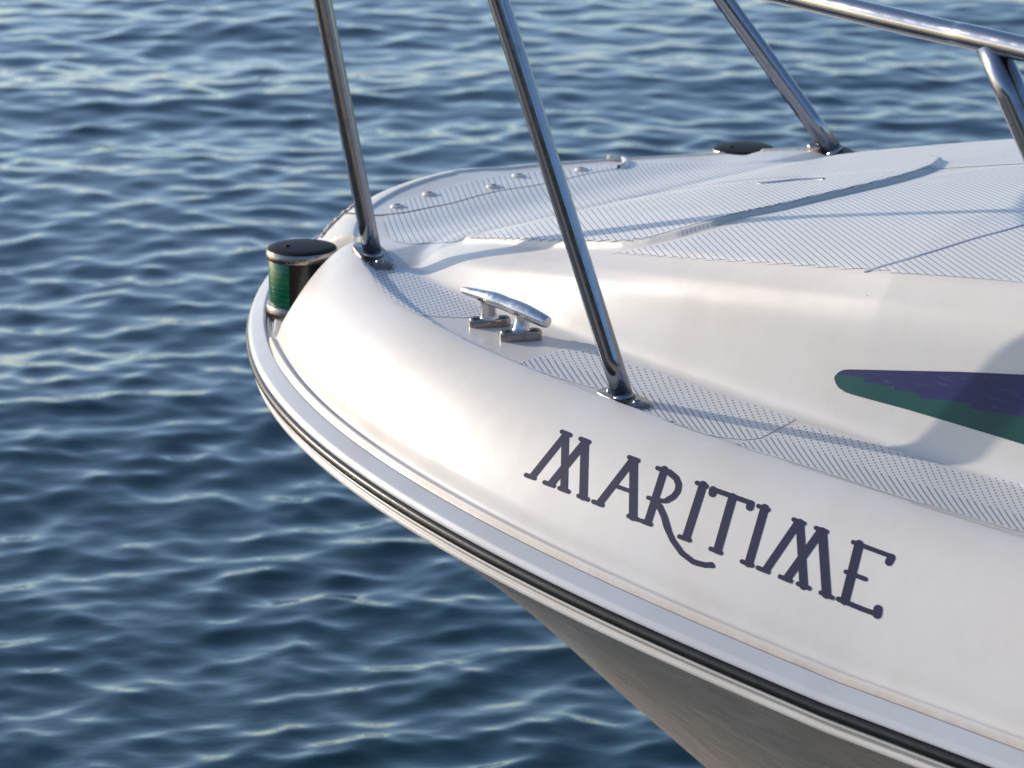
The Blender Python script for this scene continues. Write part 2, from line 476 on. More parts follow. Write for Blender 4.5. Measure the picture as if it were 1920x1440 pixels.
rub = sweep(rnd([(-.003, -.0030), (-.0002, -.0003), (.0015, -.0009), (.016, -.0095), (.0195, -.0150), (.0195, -.0175), (.013, -.0185)], .002), 'rub_rail', M_strip)
ins = sweep(rnd([(.014, -.0175), (.0185, -.0182), (.0225, -.0215), (.0230, -.0260), (.0205, -.0308), (.014, -.032)], .003, 4), 'rubber_insert', M_rubber, boat)
low = sweep(rnd([(.012, -.0300), (.0185, -.0315), (.0190, -.0350), (.0150, -.0372), (.0125, -.0405), (.0160, -.0425), (.0165, -.0470), (.0125, -.0500), (.004, -.0510)], .0018), 'lower_lip', M_clean, boat)
for o in (ins, low): o.parent = rub
# hull below
hull_top = np.c_[Pm+nm*.010, zl2-.0498]
KA = [-.05, .045, .12, .20, .30, .38, .577, .67, 1.0, 1.4, 2.0, 4.2]; KZ = [.86, .81, .71, .593, .470, .382, .303, .263, .13, -.01, -.16, -.2]
rows = []
NT = 26
for (a, s, z) in hull_top:
    rw = []
    ak = a+.07*(1-min(abs(s)/.5, 1))*0
    zk = min(np.interp(a+.0, KA, KZ), z-.02)
    for j in range(NT+1):
        t = j/NT
        fl = (1-t)**.92
        # slightly hollow flare, chine lower down further aft
        hol = -.05*math.sin(math.pi*min(t*1.25, 1))*min(abs(s)/.5, 1)*.6
        rw.append(world(a+.0*t, s*(fl+hol), z+(zk-z)*(t**1.05)))
    rows.append(rw)
HV = np.array(rows).reshape(-1, 3); ix = np.arange(len(rows)*(NT+1)).reshape(len(rows), NT+1)
HQ = np.stack([ix[:-1, :-1], ix[1:, :-1], ix[1:, 1:], ix[:-1, 1:]], -1).reshape(-1, 4)
hull = fast_obj('hull', HV, HQ, M_hull)
# transom closes the after end
tr_ = [tuple(x) for x in rows[0]]+[tuple(x) for x in rows[-1]][::-1]
tb_ = V.reshape(nr_, nc_, 3)[-1]
obj('transom', tr_[:]+[tuple(x) for x in (tb_[::-1] if (Vector(tb_[0])-Vector(tr_[-1])).length > (Vector(tb_[-1])-Vector(tr_[-1])).length else tb_)], [tuple(range(len(tr_)+len(tb_)))], M_hull, smooth=False)

# ------------------------------------------------------------------ anti-slip panels
def in_poly(P, U, Vv):
    ins = np.zeros(U.shape, bool); P = np.array(P, float)
    for i in range(len(P)):
        p, q = P[i-1], P[i]
        ins ^= ((p[1] > Vv) != (q[1] > Vv)) & (U < (q[0]-p[0])*(Vv-p[1])/(q[1]-p[1]+1e-9)+p[0])
    return ins
mu = [700, 850, 1000, 1150, 1300, 1500, 1700, 1950]; mv = [250, 300, 330, 365, 400, 440, 480, 540]
mt = np.array([[.3, .35, .40, .45, .6, 1.5, 3.2, 4.2],
               [.3, .35, .40, .45, .7, 2.4, 4.0, 5.0],
               [.3, .38, .42, .60, 1.5, 2.6, 3.2, 3.8],
               [.27, .42, .60, 1.05, 1.7, 2.0, 2.3, 2.7],
               [.27, .50, .80, .80, 1.1, 1.5, 1.9, 2.1],
               [.30, .85, .85, .85, 1.0, 1.25, 1.6, 1.8],
               [.35, .9, .9, .95, 1.0, 1.15, 1.4, 1.65],
               [.35, .9, .9, .95, 1.0, 1.15, 1.35, 1.6]])
def mfield(U, Vv):
    iu = np.clip(np.interp(U, mu, range(8)), 0, 6.999); iv = np.clip(np.interp(Vv, mv, range(8)), 0, 6.999)
    i = iu.astype(int); j = iv.astype(int); fu = iu-i; fv = iv-j
    return (mt[j, i]*(1-fu)+mt[j, i+1]*fu)*(1-fv)+(mt[j+1, i]*(1-fu)+mt[j+1, i+1]*fu)*fv
def phi_deck(U, Vv):
    u = U.copy(); v = Vv.copy(); dv = (450-Vv)/70
    for _ in range(70):
        u = u+mfield(u, v)*dv; v = v+dv
    # spacing grows from 11.8 to 14.6 px-equivalents across the deck
    return np.where(u < 720, (u-720)/11.8, 0)+np.where(u >= 720, (1/.0028)*np.log((11.8+.0028*(np.maximum(u, 720)-720))/11.8), 0)
def phi_side(U, Vv):
    # straight dashes turning outboard as they near the bulwark
    edge = np.interp(U, [960, 1120, 1240, 1400, 1530, 1670, 1920], [690, 738, 785, 843, 882, 930, 1005])
    d = np.clip(edge-Vv, -40, 200)
    return (U-.45*Vv+np.where(d < 60, -(60-d)**2*.0040, 0))/12.6
def largest(q):
    """keep the largest connected patch of cells"""
    lab = np.zeros(q.shape, np.int32); best = (0, 0); k = 0
    for i0, j0 in zip(*np.nonzero(q)):
        if lab[i0, j0]: continue
        k += 1; st = [(i0, j0)]; lab[i0, j0] = k; c = 0
        while st:
            i, j = st.pop(); c += 1
            for a_, b_ in ((i+1, j), (i-1, j), (i, j+1), (i, j-1)):
                if 0 <= a_ < q.shape[0] and 0 <= b_ < q.shape[1] and q[a_, b_] and not lab[a_, b_]:
                    lab[a_, b_] = k; st.append((a_, b_))
        if c > best[0]: best = (c, k)
    return lab == best[1]
def panel(name, polys, amin, amax, smin, smax, m, phi, psi, dash, step=.0025, off=.0005, ex=[]):
    a = np.arange(amin, amax, step); s = np.arange(smin, smax, step)
    A_, S_ = np.meshgrid(a, s, indexing='ij'); Zz = Z(A_, S_)
    X = T0[0]+k_*A_-k_*S_; Y = T0[1]-k_*A_-k_*S_
    U, Vv = proj(X, Y, Zz)
    near_ = np.zeros(U.shape, bool)
    for P in polys:
        P = np.array(P); near_ |= (U > P[:, 0].min()-12) & (U < P[:, 0].max()+12) & (Vv > P[:, 1].min()-12) & (Vv < P[:, 1].max()+12)
    sd = np.full(U.shape, -99.)
    un, vn = U[near_], Vv[near_]; dn_ = np.full(un.shape, -99.)
    for P in polys: dn_ = np.maximum(dn_, poly_sd(P, un, vn))
    sd[near_] = dn_
    ins = sd > -2.5
    idx = np.arange(A_.size).reshape(A_.shape)
    q = ins[:-1, :-1] & ins[1:, :-1] & ins[1:, 1:] & ins[:-1, 1:]
    q = largest(q)
    Q = np.stack([idx[:-1, :-1], idx[:-1, 1:], idx[1:, 1:], idx[1:, :-1]], -1)[q]
    used = np.unique(Q); remap = np.full(A_.size, -1); remap[used] = np.arange(len(used))
    gx, gy = np.gradient(Zz, step)
    nn = 1/np.sqrt(1+gx**2+gy**2)
    A2 = A_-gx*nn*off; S2 = S_-gy*nn*off; Z2 = Zz+nn*off
    V = np.stack([T0[0]+k_*A2-k_*S2, T0[1]-k_*A2-k_*S2, Z2], -1).reshape(-1, 3)[used]
    Q = remap[Q]
    p0, p1, p3 = V[Q[0, 0]], V[Q[0, 1]], V[Q[0, 3]]
    if np.cross(p1-p0, p3-p0)[2] < 0: Q = Q[:, ::-1]
    o = fast_obj(name, V, Q, m)
    Uu = U.ravel()[used]; Vu = Vv.ravel()[used]
    PH = phi(Uu, Vu); PS = psi(Uu, Vu)
    uv = o.data.uv_layers.new(name='UVMap')
    li = np.empty(len(o.data.loops), dtype=np.int32); o.data.loops.foreach_get('vertex_index', li)
    uv.data.foreach_set('uv', np.stack([PH[li], PS[li]], -1).astype(np.float32).ravel())
    at = o.data.attributes.new('edge', 'FLOAT', 'POINT'); at.data.foreach_set('value', sd.ravel()[used].astype(np.float32))
    at = o.data.attributes.new('dash', 'FLOAT', 'POINT'); at.data.foreach_set('value', dash(Uu, Vu).astype(np.float32))
    return o
P_front = [(722,402),(719,418),(724,437),(738,451),(770,456),(850,452),(895,437),(1033,408),(1110,389),(1240,362),(1400,338),
           (1500,333),(1640,318),(1735,316),(1850,309),(2000,300),(2000,200),(1650,200),(1640,284),(1590,288),(1500,296),(1400,303),(1330,306),(1180,307),(1165,312),(1050,318),(960,327),(914,334),(825,357),(775,371),(735,392)]
P_hatch = [(876,448),(905,440),(1036,411),(1110,393),(1240,367),(1400,342),(1500,337),(1640,322),(1722,320),(1640,344),(1540,365),(1440,388),(1350,405),(1270,428),(1200,448),(1160,452),(1000,450),(900,449)]
P_aft = [(1118,471),(1170,472),(1270,452),(1400,418),(1560,376),(1700,346),(1750,331),(1850,316),(2000,307),(2100,307),(2100,545),(1913,527),(1784,519),(1623,506),(1429,493),(1300,485),(1207,478)]
one = lambda U, V_: np.zeros_like(U)
panel('antislip_panel', [P_front], .22, 1.3, -.62, .42, M_ns_deck, phi_deck, lambda U, V_: V_/5, one)
panel('antislip_panel', [P_hatch], .44, 1.1, -.4, .42, M_ns_deck, phi_deck, lambda U, V_: V_/5, one)
panel('antislip_panel', [P_aft], .75, 1.75, -.62, .5, M_ns_deck, phi_deck, lambda U, V_: V_/5, one)
P_s1 = [(686,503),(745,505),(768,514),(812,532),(858,553),(905,577),(905,592),(870,594),(815,592),(782,588),(752,572),(716,546)]
P_s2 = [(972,681),(1040,661),(1060,655),(1121,661),(1182,684),(1227,697),(1293,721),(1360,744),(1427,764),(1490,787),(1460,803),(1428,820),(1395,824),(1345,818),(1300,806),(1239,783),(1170,752),(1117,727),(1080,717),(1027,700)]
P_s3 = [(1380,832),(1440,823),(1480,801),(1510,797),(1535,803),(1617,827),(1671,844),(1725,863),(1806,887),(1925,905),(2100,930),(2100,1050),(1925,999),(1779,957),(1671,925),(1593,900),(1527,878),(1460,857),(1400,840)]
def dash_side(U, V_):
    edge = np.interp(U, [960, 1120, 1240, 1400, 1530, 1670, 1920], [690, 738, 785, 843, 882, 930, 1005])
    return ((edge-V_) > 36).astype(float)
panel('antislip_panel', [P_s1], .44, .85, .35, .60, M_ns_dots, lambda U, V_: (U-.45*V_)/8.3, lambda U, V_: (V_+.25*U)/5.6, lambda U, V_: np.ones_like(U), .0018, .0005)
panel('antislip_panel', [P_s2], .75, 1.45, .44, .68, M_ns_side, phi_side, lambda U, V_: (V_+.12*U)/5.2, dash_side, .0022, .0005)
panel('antislip_panel', [P_s3], 1.1, 1.75, .44, .70, M_ns_side, phi_side, lambda U, V_: (V_+.12*U)/5.6, dash_side, .0022, .0005)

# ------------------------------------------------------------------ things drawn on the surface: seams, letters, stripes
def strip(path, widths, name, m, off=.0009, parent=boat, label=None, nper=6):
    """ribbon lying on the moulding along photo positions; width in metres"""
    P = catmull([(u, v, 0) for u, v in path], nper); pts = []
    for p in P:
        l, n = hit(p.x, p.y)
        if l is not None: pts.append((l, n))
    v = []; f = []
    for i, (l, n) in enumerate(pts):
        t = (pts[min(i+1, len(pts)-1)][0]-pts[max(i-1, 0)][0]).normalized()
        b = n.cross(t).normalized(); wdt = np.interp(i/(len(pts)-1), np.linspace(0, 1, len(widths)), widths)
        for k2, hgt in ((-.5, 0), (-.28, 1), (.28, 1), (.5, 0)):
            v.append(l+b*wdt*k2+n*(off*hgt+.0003))
        if i:
            for j in range(3): f.append(((i-1)*4+j, i*4+j, i*4+j+1, (i-1)*4+j+1))
    return obj(name, v, f, m, parent, label=label)
strip([(640,399),(663,401),(700,404),(725,403),(760,399),(800,391),(850,381),(900,367),(945,357),(1000,349),(1060,337),(1100,327),(1140,320),(1160,317)], [.0035,.004,.0045,.005,.0045,.0025,.0018,.0018,.0018,.0016,.002,.004], 'locker_seam', M_seam, .0006)
strip([(1160,317),(1170,313),(1174,308),(1170,303),(1158,299),(1140,298)], [.006,.008,.008,.006], 'locker_lid_rim', M_clean, .006)
strip([(895,437),(950,425),(1033,406),(1110,388),(1240,360),(1400,338),(1500,332)], [.0015], 'hatch_seam', M_bluegrey, .0004)
strip([(1622,509),(1640,504),(1690,490),(1750,472),(1820,450),(1880,434),(1919,423)], [.004,.005,.005,.005], 'deck_joint', mat('joint_grey', (.40, .43, .50), .5)[0], .0012)
strip([(1422,345),(1440,344),(1470,341),(1500,338),(1545,337)], [.004,.012,.012,.004], 'finger_pull', mat('pull_grey', (.16, .20, .27), .3)[0], .002)
# fasteners on the locker lid
for (u, v, r) in ((745,386,.0085),(805,363,.0085),(925,349,.009),(973,329,.0095),(1090,317,.0085)):
    l, n = hit(u, v+3)
    mb = MB(); mb.add(*lathe(l+n*.0004, [(r*1.12, 0), (r*1.12, .0014), (r, .0032), (r*.72, .0040), (r*.55, .0034), (0, .0030)], n, 28))
    o = mb.build('fastener', M_clean)
    mb = MB(); mb.add(*lathe(l+n*.0040, [(r*.50, 0), (r*.42, .0009), (0, .0012)], n, 16)); q = mb.build('screw_head', M_dark_steel, o)

# ---- MARITIME lettering: strokes in a 2.526x enlargement of the photograph's area at (960,760)
def stroke_poly(pts, w0, w1=None):
    """capsule of a polyline -> list of outline cross sections"""
    w1 = w0 if w1 is None else w1
    P = [Vector((x, y)) for x, y in pts]
    # resample
    R = []
    for i in range(len(P)-1):
        n = max(1, int((P[i+1]-P[i]).length/6))
        for j in range(n): R.append(P[i].lerp(P[i+1], j/n))
    R.append(P[-1]); return R
def add_stroke(mb, pts, w0, w1=None, lift=.0, rc=True):
    R = stroke_poly(pts, w0); n = len(R); secs = []
    w1 = w0 if w1 is None else w1
    def nrm(i):
        t = (R[min(i+1, n-1)]-R[max(i-1, 0)]).normalized(); return t, Vector((-t.y, t.x))
    if rc:
        t, b = nrm(0)
        for k2 in range(6):
            an = math.pi/2*(k2+.35)/6
            secs.append((R[0]-t*(w0/2)*math.cos(an), b*(w0/2)*math.sin(an)))
    for i in range(n):
        t, b = nrm(i); wd = w0+(w1-w0)*i/(n-1); secs.append((R[i], b*wd/2))
    if rc:
        t, b = nrm(n-1)
        for k2 in range(5, -1, -1):
            an = math.pi/2*(k2+.35)/6
            secs.append((R[-1]+t*(w1/2)*math.cos(an), b*(w1/2)*math.sin(an)))
    v = []; f = []; M = 5
    for i, (c, b) in enumerate(secs):
        for j in range(M):
            q = c+b*(2*j/(M-1)-1)
            l, nn = hit(960+q.x/2.5263, 760+q.y/2.5263)
            v.append(l+nn*(.0004+lift))
        if i:
            for j in range(M-1): f.append(((i-1)*M+j, (i-1)*M+j+1, i*M+j+1, i*M+j))
    mb.add(v, f)
def letter(strokes):
    mb = MB()
    for i, (pts, w0, *r) in enumerate(strokes):
        add_stroke(mb, pts, w0*1.17, r[0]*1.17 if r else None, lift=.00004*i)
    return mb
SW = 19
def serif(x0, y0, x1, y1): return ([(x0, y0), (x1, y1)], SW)
LET = [
 [([(247,150),(100,333)],27),([(253,148),(247,392)],30),([(340,182),(188,368)],29),([(345,180),(338,432)],33),
  serif(238,126,275,141),serif(326,160,364,174),serif(68,331,105,344),serif(156,366,196,380),serif(227,393,266,408),serif(317,430,357,445)],
 [([(570,262),(415,463)],29),([(577,265),(574,528)],34),([(497,384),(566,409)],17),serif(556,247,597,262),serif(387,457,427,472),serif(553,525,596,541)],
 [([(722,305),(644,552)],31),([(690,298),(740,315),(775,338),(790,370),(786,405),(765,436),(725,454),(668,448)],19,19),
  ([(745,318),(778,345),(790,375),(786,405),(766,432),(735,450)],27,24),([(646,438),(700,455)],17),
  ([(690,470),(715,510),(732,575),(762,640),(805,700),(860,742),(915,757),(945,755)],24,22),([(700,480),(722,530),(740,590)],26),([(915,757),(952,761)],17),serif(615,548,656,563)],
 [([(905,378),(826,625)],34),serif(877,368,921,384),serif(794,622,841,639)],
 [([(948,397),(1133,463)],21),([(952,402),(950,417)],32),([(1131,468),(1127,482)],32),([(1045,436),(974,685)],34),serif(942,680,989,699)],
 [([(1197,488),(1122,748)],35),serif(1168,478,1214,495),serif(1090,740,1138,759)],
 [([(1352,562),(1206,775)],32),([(1364,558),(1382,855)],34),([(1460,602),(1304,818)],33),([(1470,600),(1490,895)],37),
  serif(1335,542,1383,560),serif(1441,582,1490,599),serif(1166,770,1214,789),serif(1271,812,1320,832),serif(1356,846,1407,866),serif(1464,888,1517,911)],
 [([(1644,660),(1577,925)],38),([(1617,649),(1798,716)],19),([(1797,722),(1786,742)],33),([(1582,789),(1674,823)],19),([(1547,918),(1660,965),(1735,992)],21),([(1734,966),(1730,990)],36)],
]
for st in LET:
    letter(st).build('letter', M_letter, smooth=True)

# ---- two-tone flash on the trunk side
def patch(poly, name, m, off=.0006, step=3.0, label=None):
    P = np.array(poly, float); u = np.arange(P[:, 0].min(), P[:, 0].max()+step, step)
    mb = MB(); rowsv = []
    for uu in u:
        uu = min(uu, P[:, 0].max()-.01); uu = max(uu, P[:, 0].min()+.01)
        ys = []
        for i in range(len(P)):
            p, q = P[i-1], P[i]
            if (p[0] > uu) != (q[0] > uu): ys.append(p[1]+(q[1]-p[1])*(uu-p[0])/(q[0]-p[0]))
        rowsv.append((uu, min(ys), max(ys)))
    M = 9; v = []; f = []
    for i, (uu, y0, y1) in enumerate(rowsv):
        for j in range(M):
            l, n = hit(uu, y0+(y1-y0)*j/(M-1)); v.append(l+n*off)
        if i:
            for j in range(M-1): f.append(((i-1)*M+j, (i-1)*M+j+1, i*M+j+1, i*M+j))
    mb.add(v, f); return mb.build(name, m, label=label)
bnd = [(1568,702),(1595,704),(1621,708),(1622,716),(1650,720),(1677,725),(1679,732),(1700,734),(1724,738),(1726,747),(1770,750),(1821,757),(1823,767),(1870,774),(1920,782),(2000,798),(2060,815)]
patch([(1569,701.5),(1574,697),(1582,693.5),(1594,692.5),(1700,695),(1800,697),(1920,702.5),(2000,706),(2060,710)]+bnd[::-1], 'accent_stripe', M_purple, label='purple upper stripe')
patch(bnd+[(2060,870),(2000,855),(1920,833),(1860,815),(1800,797),(1700,767),(1640,751),(1600,740),(1585,735),(1573,727),(1566,717),(1564.5,708)], 'accent_stripe', M_teal, label='green lower stripe')

# ---- crusty edge on the bow rim
cr = MB(); pts = []
for (a, s_) in ((.262,.312),(.245,.290),(.228,.262),(.212,.236),(.198,.212),(.190,.190),(.184,.165)):
    l, n = surf(a, s_); pts.append(l+n*.0012)
if len(pts) > 2:
    PP = catmull(pts, 12)
    vv, ff = tube(PP, [.0012+.0016*random.random()+.0012*math.sin(i*.25)**2 for i in range(len(PP))], 10)
    vv = [Vector(p)+Vector((random.uniform(-1, 1), random.uniform(-1, 1), random.uniform(-1, 1)))*.0012 for p in vv]
    cr.add(vv, ff); cr.build('chafed_edge', M_crust)

# ------------------------------------------------------------------ pulpit rail and stanchions
RT = .01125
def on_ray(u, v, D):
    """point at horizontal distance D seen at photo position"""
    d = ray(u, v); return ORG+d*(D/d.y)
S1B = None
def s1_top():
    d = on_ray(566, -190, 3.80); b = on_ray(700, 482, 3.914)
    return b+(d-b)*1.15
rail_near = [world(4.1, .90, 1.37), world(3.0, .86, 1.40), world(2.2, .80, 1.425), on_ray(1920, 92, 2.78), on_ray(1780, 61, 2.865), on_ray(1640, 29, 2.95), on_ray(1430, -21, 3.09), on_ray(1180, -72, 3.23), on_ray(902, -104, 3.35),
             world(.73, .635, 1.468), world(.56, .585, 1.490), s1_top(), world(.275, .37, 1.503), world(.20, .25, 1.505), world(.165, .13, 1.505), world(.155, 0, 1.505)]
rail_far = [world(.165, -.14, 1.505), world(.20, -.27, 1.503), world(.33, -.44, 1.498), world(.6, -.6, 1.475), world(1.2, -.70, 1.43), world(2.2, -.80, 1.42), world(3.0, -.86, 1.40), world(4.1, -.90, 1.37)]
mb = MB(); mb.add(*tube(catmull(rail_near+rail_far, 14), RT, 32)); rail = mb.build('top_rail', M_tube)
def base_plate(l, n, ax, L, W_, st, th=.0032, screws=((-.62, 0), (.62, 0)), dome=True):
    ax = (ax-n*ax.dot(n)).normalized(); b = n.cross(ax)
    K = 40; ring = []
    for i in range(K):
        t = 2*math.pi*i/K; ct, st_ = math.cos(t), math.sin(t)
        e = .55
        x = math.copysign(abs(ct)**e, ct)*L/2; y = math.copysign(abs(st_)**e, st_)*W_/2
        ring.append((x, y))
    mb = MB(); v = []
    for (sc, h) in ((1.0, -.004), (1.0, th*.6), (.96, th), (.5, th*1.15)):
        for x, y in ring: v.append(l+ax*x*sc+b*y*sc+n*h)
    f = []
    for i in range(3):
        for j in range(K): f.append((i*K+j, i*K+(j+1) % K, (i+1)*K+(j+1) % K, (i+1)*K+j))
    f.append(tuple(3*K+j for j in range(K)))
    for sx, sy in screws:
        c = l+ax*sx*L/2+b*sy*W_/2+n*th
        o = len(v); vv, ff = lathe(c, [(.0052, -.001), (.0052, .0010), (.0042, .0026), (.0022, .0034), (0, .0030)], n, 16)
        v += vv; f += [tuple(i+o for i in q) for q in ff]
    mb.add(v, f); o = mb.build('base_plate', M_dark_steel, st); return sharp(o, 50)
def stanchion(base_uv, top, ax, L, W_, r=RT, D=None):
    l, n = hit(*base_uv)
    d = (Vector(top)-l).normalized()
    mb = MB(); P = [l+n*.001+(Vector(top)-l)*t for t in np.linspace(0, 1, 12)]
    mb.add(*tube(P, r, 32))
    o = mb.build('stanchion', M_tube)
    # weld collar
    mb = MB(); mb.add(*tube([l+d*.001, l+d*.004, l+d*.007], [r*1.2, r*1.1, r*1.0], 28)); c = mb.build('weld_collar', M_tube, o)
    base_plate(l+n*.0005, n, ax, L, W_, o)
    return o
AX = Vector(world(1, 0, 0))-Vector(world(0, 0, 0))
SX = Vector(world(0, 1, 0))-Vector(world(0, 0, 0))
stanchion((700, 482), s1_top(), AX+SX*.45, .080, .040)
stanchion((1170, 750), on_ray(902, -104, 3.35), AX+SX*.20, .078, .034)
l3 = surf(1.82, .655)[0]
top3 = on_ray(1858, 84, 2.815)
def stan3():
    l, n = surf(1.86, .665)
    mb = MB(); mb.add(*tube([l+(top3-l)*t for t in np.linspace(0, 1, 12)], RT*1.26, 32)); o = mb.build('stanchion', M_tube)
    dd = (l-top3).normalized()
    base_plate(l, n, AX, .075, .034, o)
stan3()
lp, np_ = hit(1566, 287)
# far side brace leans well forward to meet the rail
tp = Vector(world(.18, -.212, 1.504))
mb = MB(); mb.add(*tube([lp+(tp-lp)*t for t in np.linspace(0, 1, 12)], RT*1.15, 32)); o = mb.build('stanchion', M_tube)
mb = MB(); dn = (tp-lp).normalized(); mb.add(*tube([lp+dn*.001, lp+dn*.007], [RT*1.4, RT*1.18], 28)); mb.build('weld_collar', M_tube, o)
base_plate(lp, np_, AX, .085, .036, o)

# ------------------------------------------------------------------ mooring cleat
def smoothi(t, xs, ys):
    return float(np.mean([np.interp(min(max(t+d, 0), 1), xs, ys) for d in np.linspace(-.05, .05, 9)])) if .05 < t < .95 else float(np.interp(t, xs, ys))
def cleat():
    c1, n = hit(918, 611); c2, _ = hit(976, 637)
    n = Vector((0, 0, 1)); ax = (c2-c1); ax.z = 0; ln = ax.length; ax.normalize()
    z0 = max(c1.z, c2.z)
    c1 = Vector((c1.x, c1.y, z0)); c2 = Vector((c2.x, c2.y, z0))
    wd = Vector((1, .18, 0)).normalized()
    hb = .033
    # horn
    hl = on_ray(868, 544, c1.y+.012); hr = on_ray(1027, 605, c2.y-.02)
    root = MB()
    P = [hl+(hr-hl)*t for t in np.linspace(0, 1, 41)]
    R = [smoothi(t, [0, .03, .25, .38, .52, .66, .80, .97, 1], [.0036, .0048, .0070, .0088, .0080, .0092, .0088, .0073, .0064]) for t in np.linspace(0, 1, 41)]
    P = [p+Vector((0, 0, 1))*(.0035*math.sin(math.pi*t)) for p, t in zip(P, np.linspace(0, 1, 41))]
    root.add(*tube(P, R, 28)); horn = root.build('cleat', M_cleat); sharp(horn, 55)
    dirh = (hr-hl).normalized()
    for c in (c1, c2):
        # foot: rounded bar with two countersunk screws
        mb = MB(); K = 36; b2 = n.cross(wd)
        L, W_ = .0245, .0085; v = []
        lv = [(1.0, -.004), (1.0, .0062), (.96, .0084), (.86, .0098)]
        for sc, h in lv:
            for i in range(K):
                t = 2*math.pi*i/K; ct, st = math.cos(t), math.sin(t)
                x = (L-W_)*(1 if ct > 0 else -1)*(1 if abs(ct) > .02 else 0)+W_*ct*sc; y = W_*st*sc
                v.append(c+wd*x+b2*y+n*h)
        f = [(i*K+j, i*K+(j+1) % K, (i+1)*K+(j+1) % K, (i+1)*K+j) for i in range(len(lv)-1) for j in range(K)]
        f.append(tuple((len(lv)-1)*K+j for j in range(K)))
        mb.add(v, f); ft = mb.build('cleat_foot', M_foot, horn); sharp(ft, 50)
        mb = MB()
        for sgn in (-1, 1):
            q = c+wd*sgn*(L-W_*1.05)+n*.0100
            mb.add(*lathe(q, [(.0068, 0), (.0064, .0005), (.0060, .0003), (.0034, .0002), (.0030, .0009), (0, .0008)], n, 20))
        # post
        tt = (c-hl).dot(dirh)/(hr-hl).length
        tt = min(max(tt, .3), .74); topc = P[int(tt*40)]
        top = Vector((c.x, c.y, topc.z-.002))
        top = topc-n*.002
        vs = []; Kp = 24
        prof = [(0, 1.55), (.06, 1.2), (.2, 1.0), (.7, .95), (.9, 1.1), (1.0, 1.35)]
        bp = c+n*.0085
        for h, sc in prof:
            cc = bp.lerp(top, h)
            for i in range(Kp):
                t = 2*math.pi*i/Kp
                vs.append(cc+wd*math.cos(t)*.0090*sc+b2*math.sin(t)*.0062*sc)
        fs = [(i*Kp+j, i*Kp+(j+1) % Kp, (i+1)*Kp+(j+1) % Kp, (i+1)*Kp+j) for i in range(len(prof)-1) for j in range(Kp)]
        mp_ = MB(); mp_.add(vs, fs); mp_.build('cleat_post', M_cleat, horn)
        mb.build('screw_recess', M_recess, horn)
    return horn
cleat()

# ------------------------------------------------------------------ side lamps
def lamp(a, s, green):
    x, y, _ = world(a, s, 0)
    zb = Z1(a, s)
    ztop = .981
    r = .0425
    c = Vector((x, y, zb-.002)); hb = ztop-zb
    up = Vector((0, 0, 1))
    to_cam = Vector((0, -1, 0))
    mb = MB(); mb.add(*lathe(c, [(r*1.06, -.003), (r*1.09, .004), (r*1.09, .012), (r*1.05, .0165), (r*.9, .0165)], up, 72)); base = None
    root_mb = MB(); root_mb.add(*lathe(c, [(r*.985, .008), (r*.985, hb-.012)], up, 72)); root = root_mb.build('side_lamp', M_house, label='black-capped lamp in the niche by the near gunwale' if green else 'black-capped lamp beyond the far gunwale')
    mb.build('lamp_base', M_dark_steel, root)
    mb = MB()
    # sector of coloured lens, 17 to 130 degrees left of the line to the viewer
    ref = Vector((0, -1, 0))
    a0_, a1_ = (math.radians(-150), math.radians(-19)) if green else (math.radians(60), math.radians(170))
    mb.add(*lathe(c, [(r*.98, .010), (r*1.0, .011), (r*1.0, hb-.013), (r*.98, hb-.012)], up, 60, a0_, a1_, ref))
    mb.build('lens', M_green if green else mat('red_lens', (.12, .005, .005), .12)[0], root)
    R = .0456
    mb = MB(); mb.add(*lathe(c, [(r*.9, hb-.016), (R*.93, hb-.0165), (R*.99, hb-.0145), (R, hb-.0105), (R*.985, hb-.0065), (R*.955, hb-.0038)], up, 72)); mb.build('cap_rim', M_rimcap, root)
    mb = MB(); mb.add(*lathe(c, [(R*.957, hb-.0040), (R*.93, hb-.0024), (R*.7, hb-.0009), (R*.3, hb-.0001), (0, hb)], up, 72))
    mb.add(*lathe(c+Vector((-.018, -.004, hb-.0008)), [(.0034, 0), (.0034, .0012), (.0022, .0020), (0, .0022)], up, 16))
    mb.build('cap', M_cap, root)
lamp(.344, .419, True)
lamp(.352, -.413, False)

# ------------------------------------------------------------------ water
def graded(lo, hi, step, lim, g=1.12):
    c = list(np.arange(lo, hi, step)); st = step; x = c[0]; pre = []
    while x > -lim: st *= g; x -= st; pre.append(x)
    st = step; x = c[-1]; post = []
    while x < lim: st *= g; x += st; post.append(x)
    return np.array(pre[::-1]+c+post)
xs = graded(-2.7, 2.7, .0105, 600)
ys = graded(3.8, 3.9, .009, 900); ys = ys[ys < 3.9]
yy = [3.9]
while yy[-1] < 13.8: yy.append(yy[-1]+.0023*yy[-1])
st_ = .03
while yy[-1] < 900: st_ *= 1.12; yy.append(yy[-1]+st_)
ys = np.r_[ys, yy]
Xw, Yw = np.meshgrid(xs, ys, indexing='ij')
rs = np.random.RandomState(5)
Hh = np.zeros_like(Xw); DX = np.zeros_like(Xw); DY = np.zeros_like(Xw)
spx = np.gradient(xs)[:, None]*np.ones_like(Xw); spy = np.gradient(ys)[None, :]*np.ones_like(Xw); spc = np.maximum(spx, spy)
NW = 180
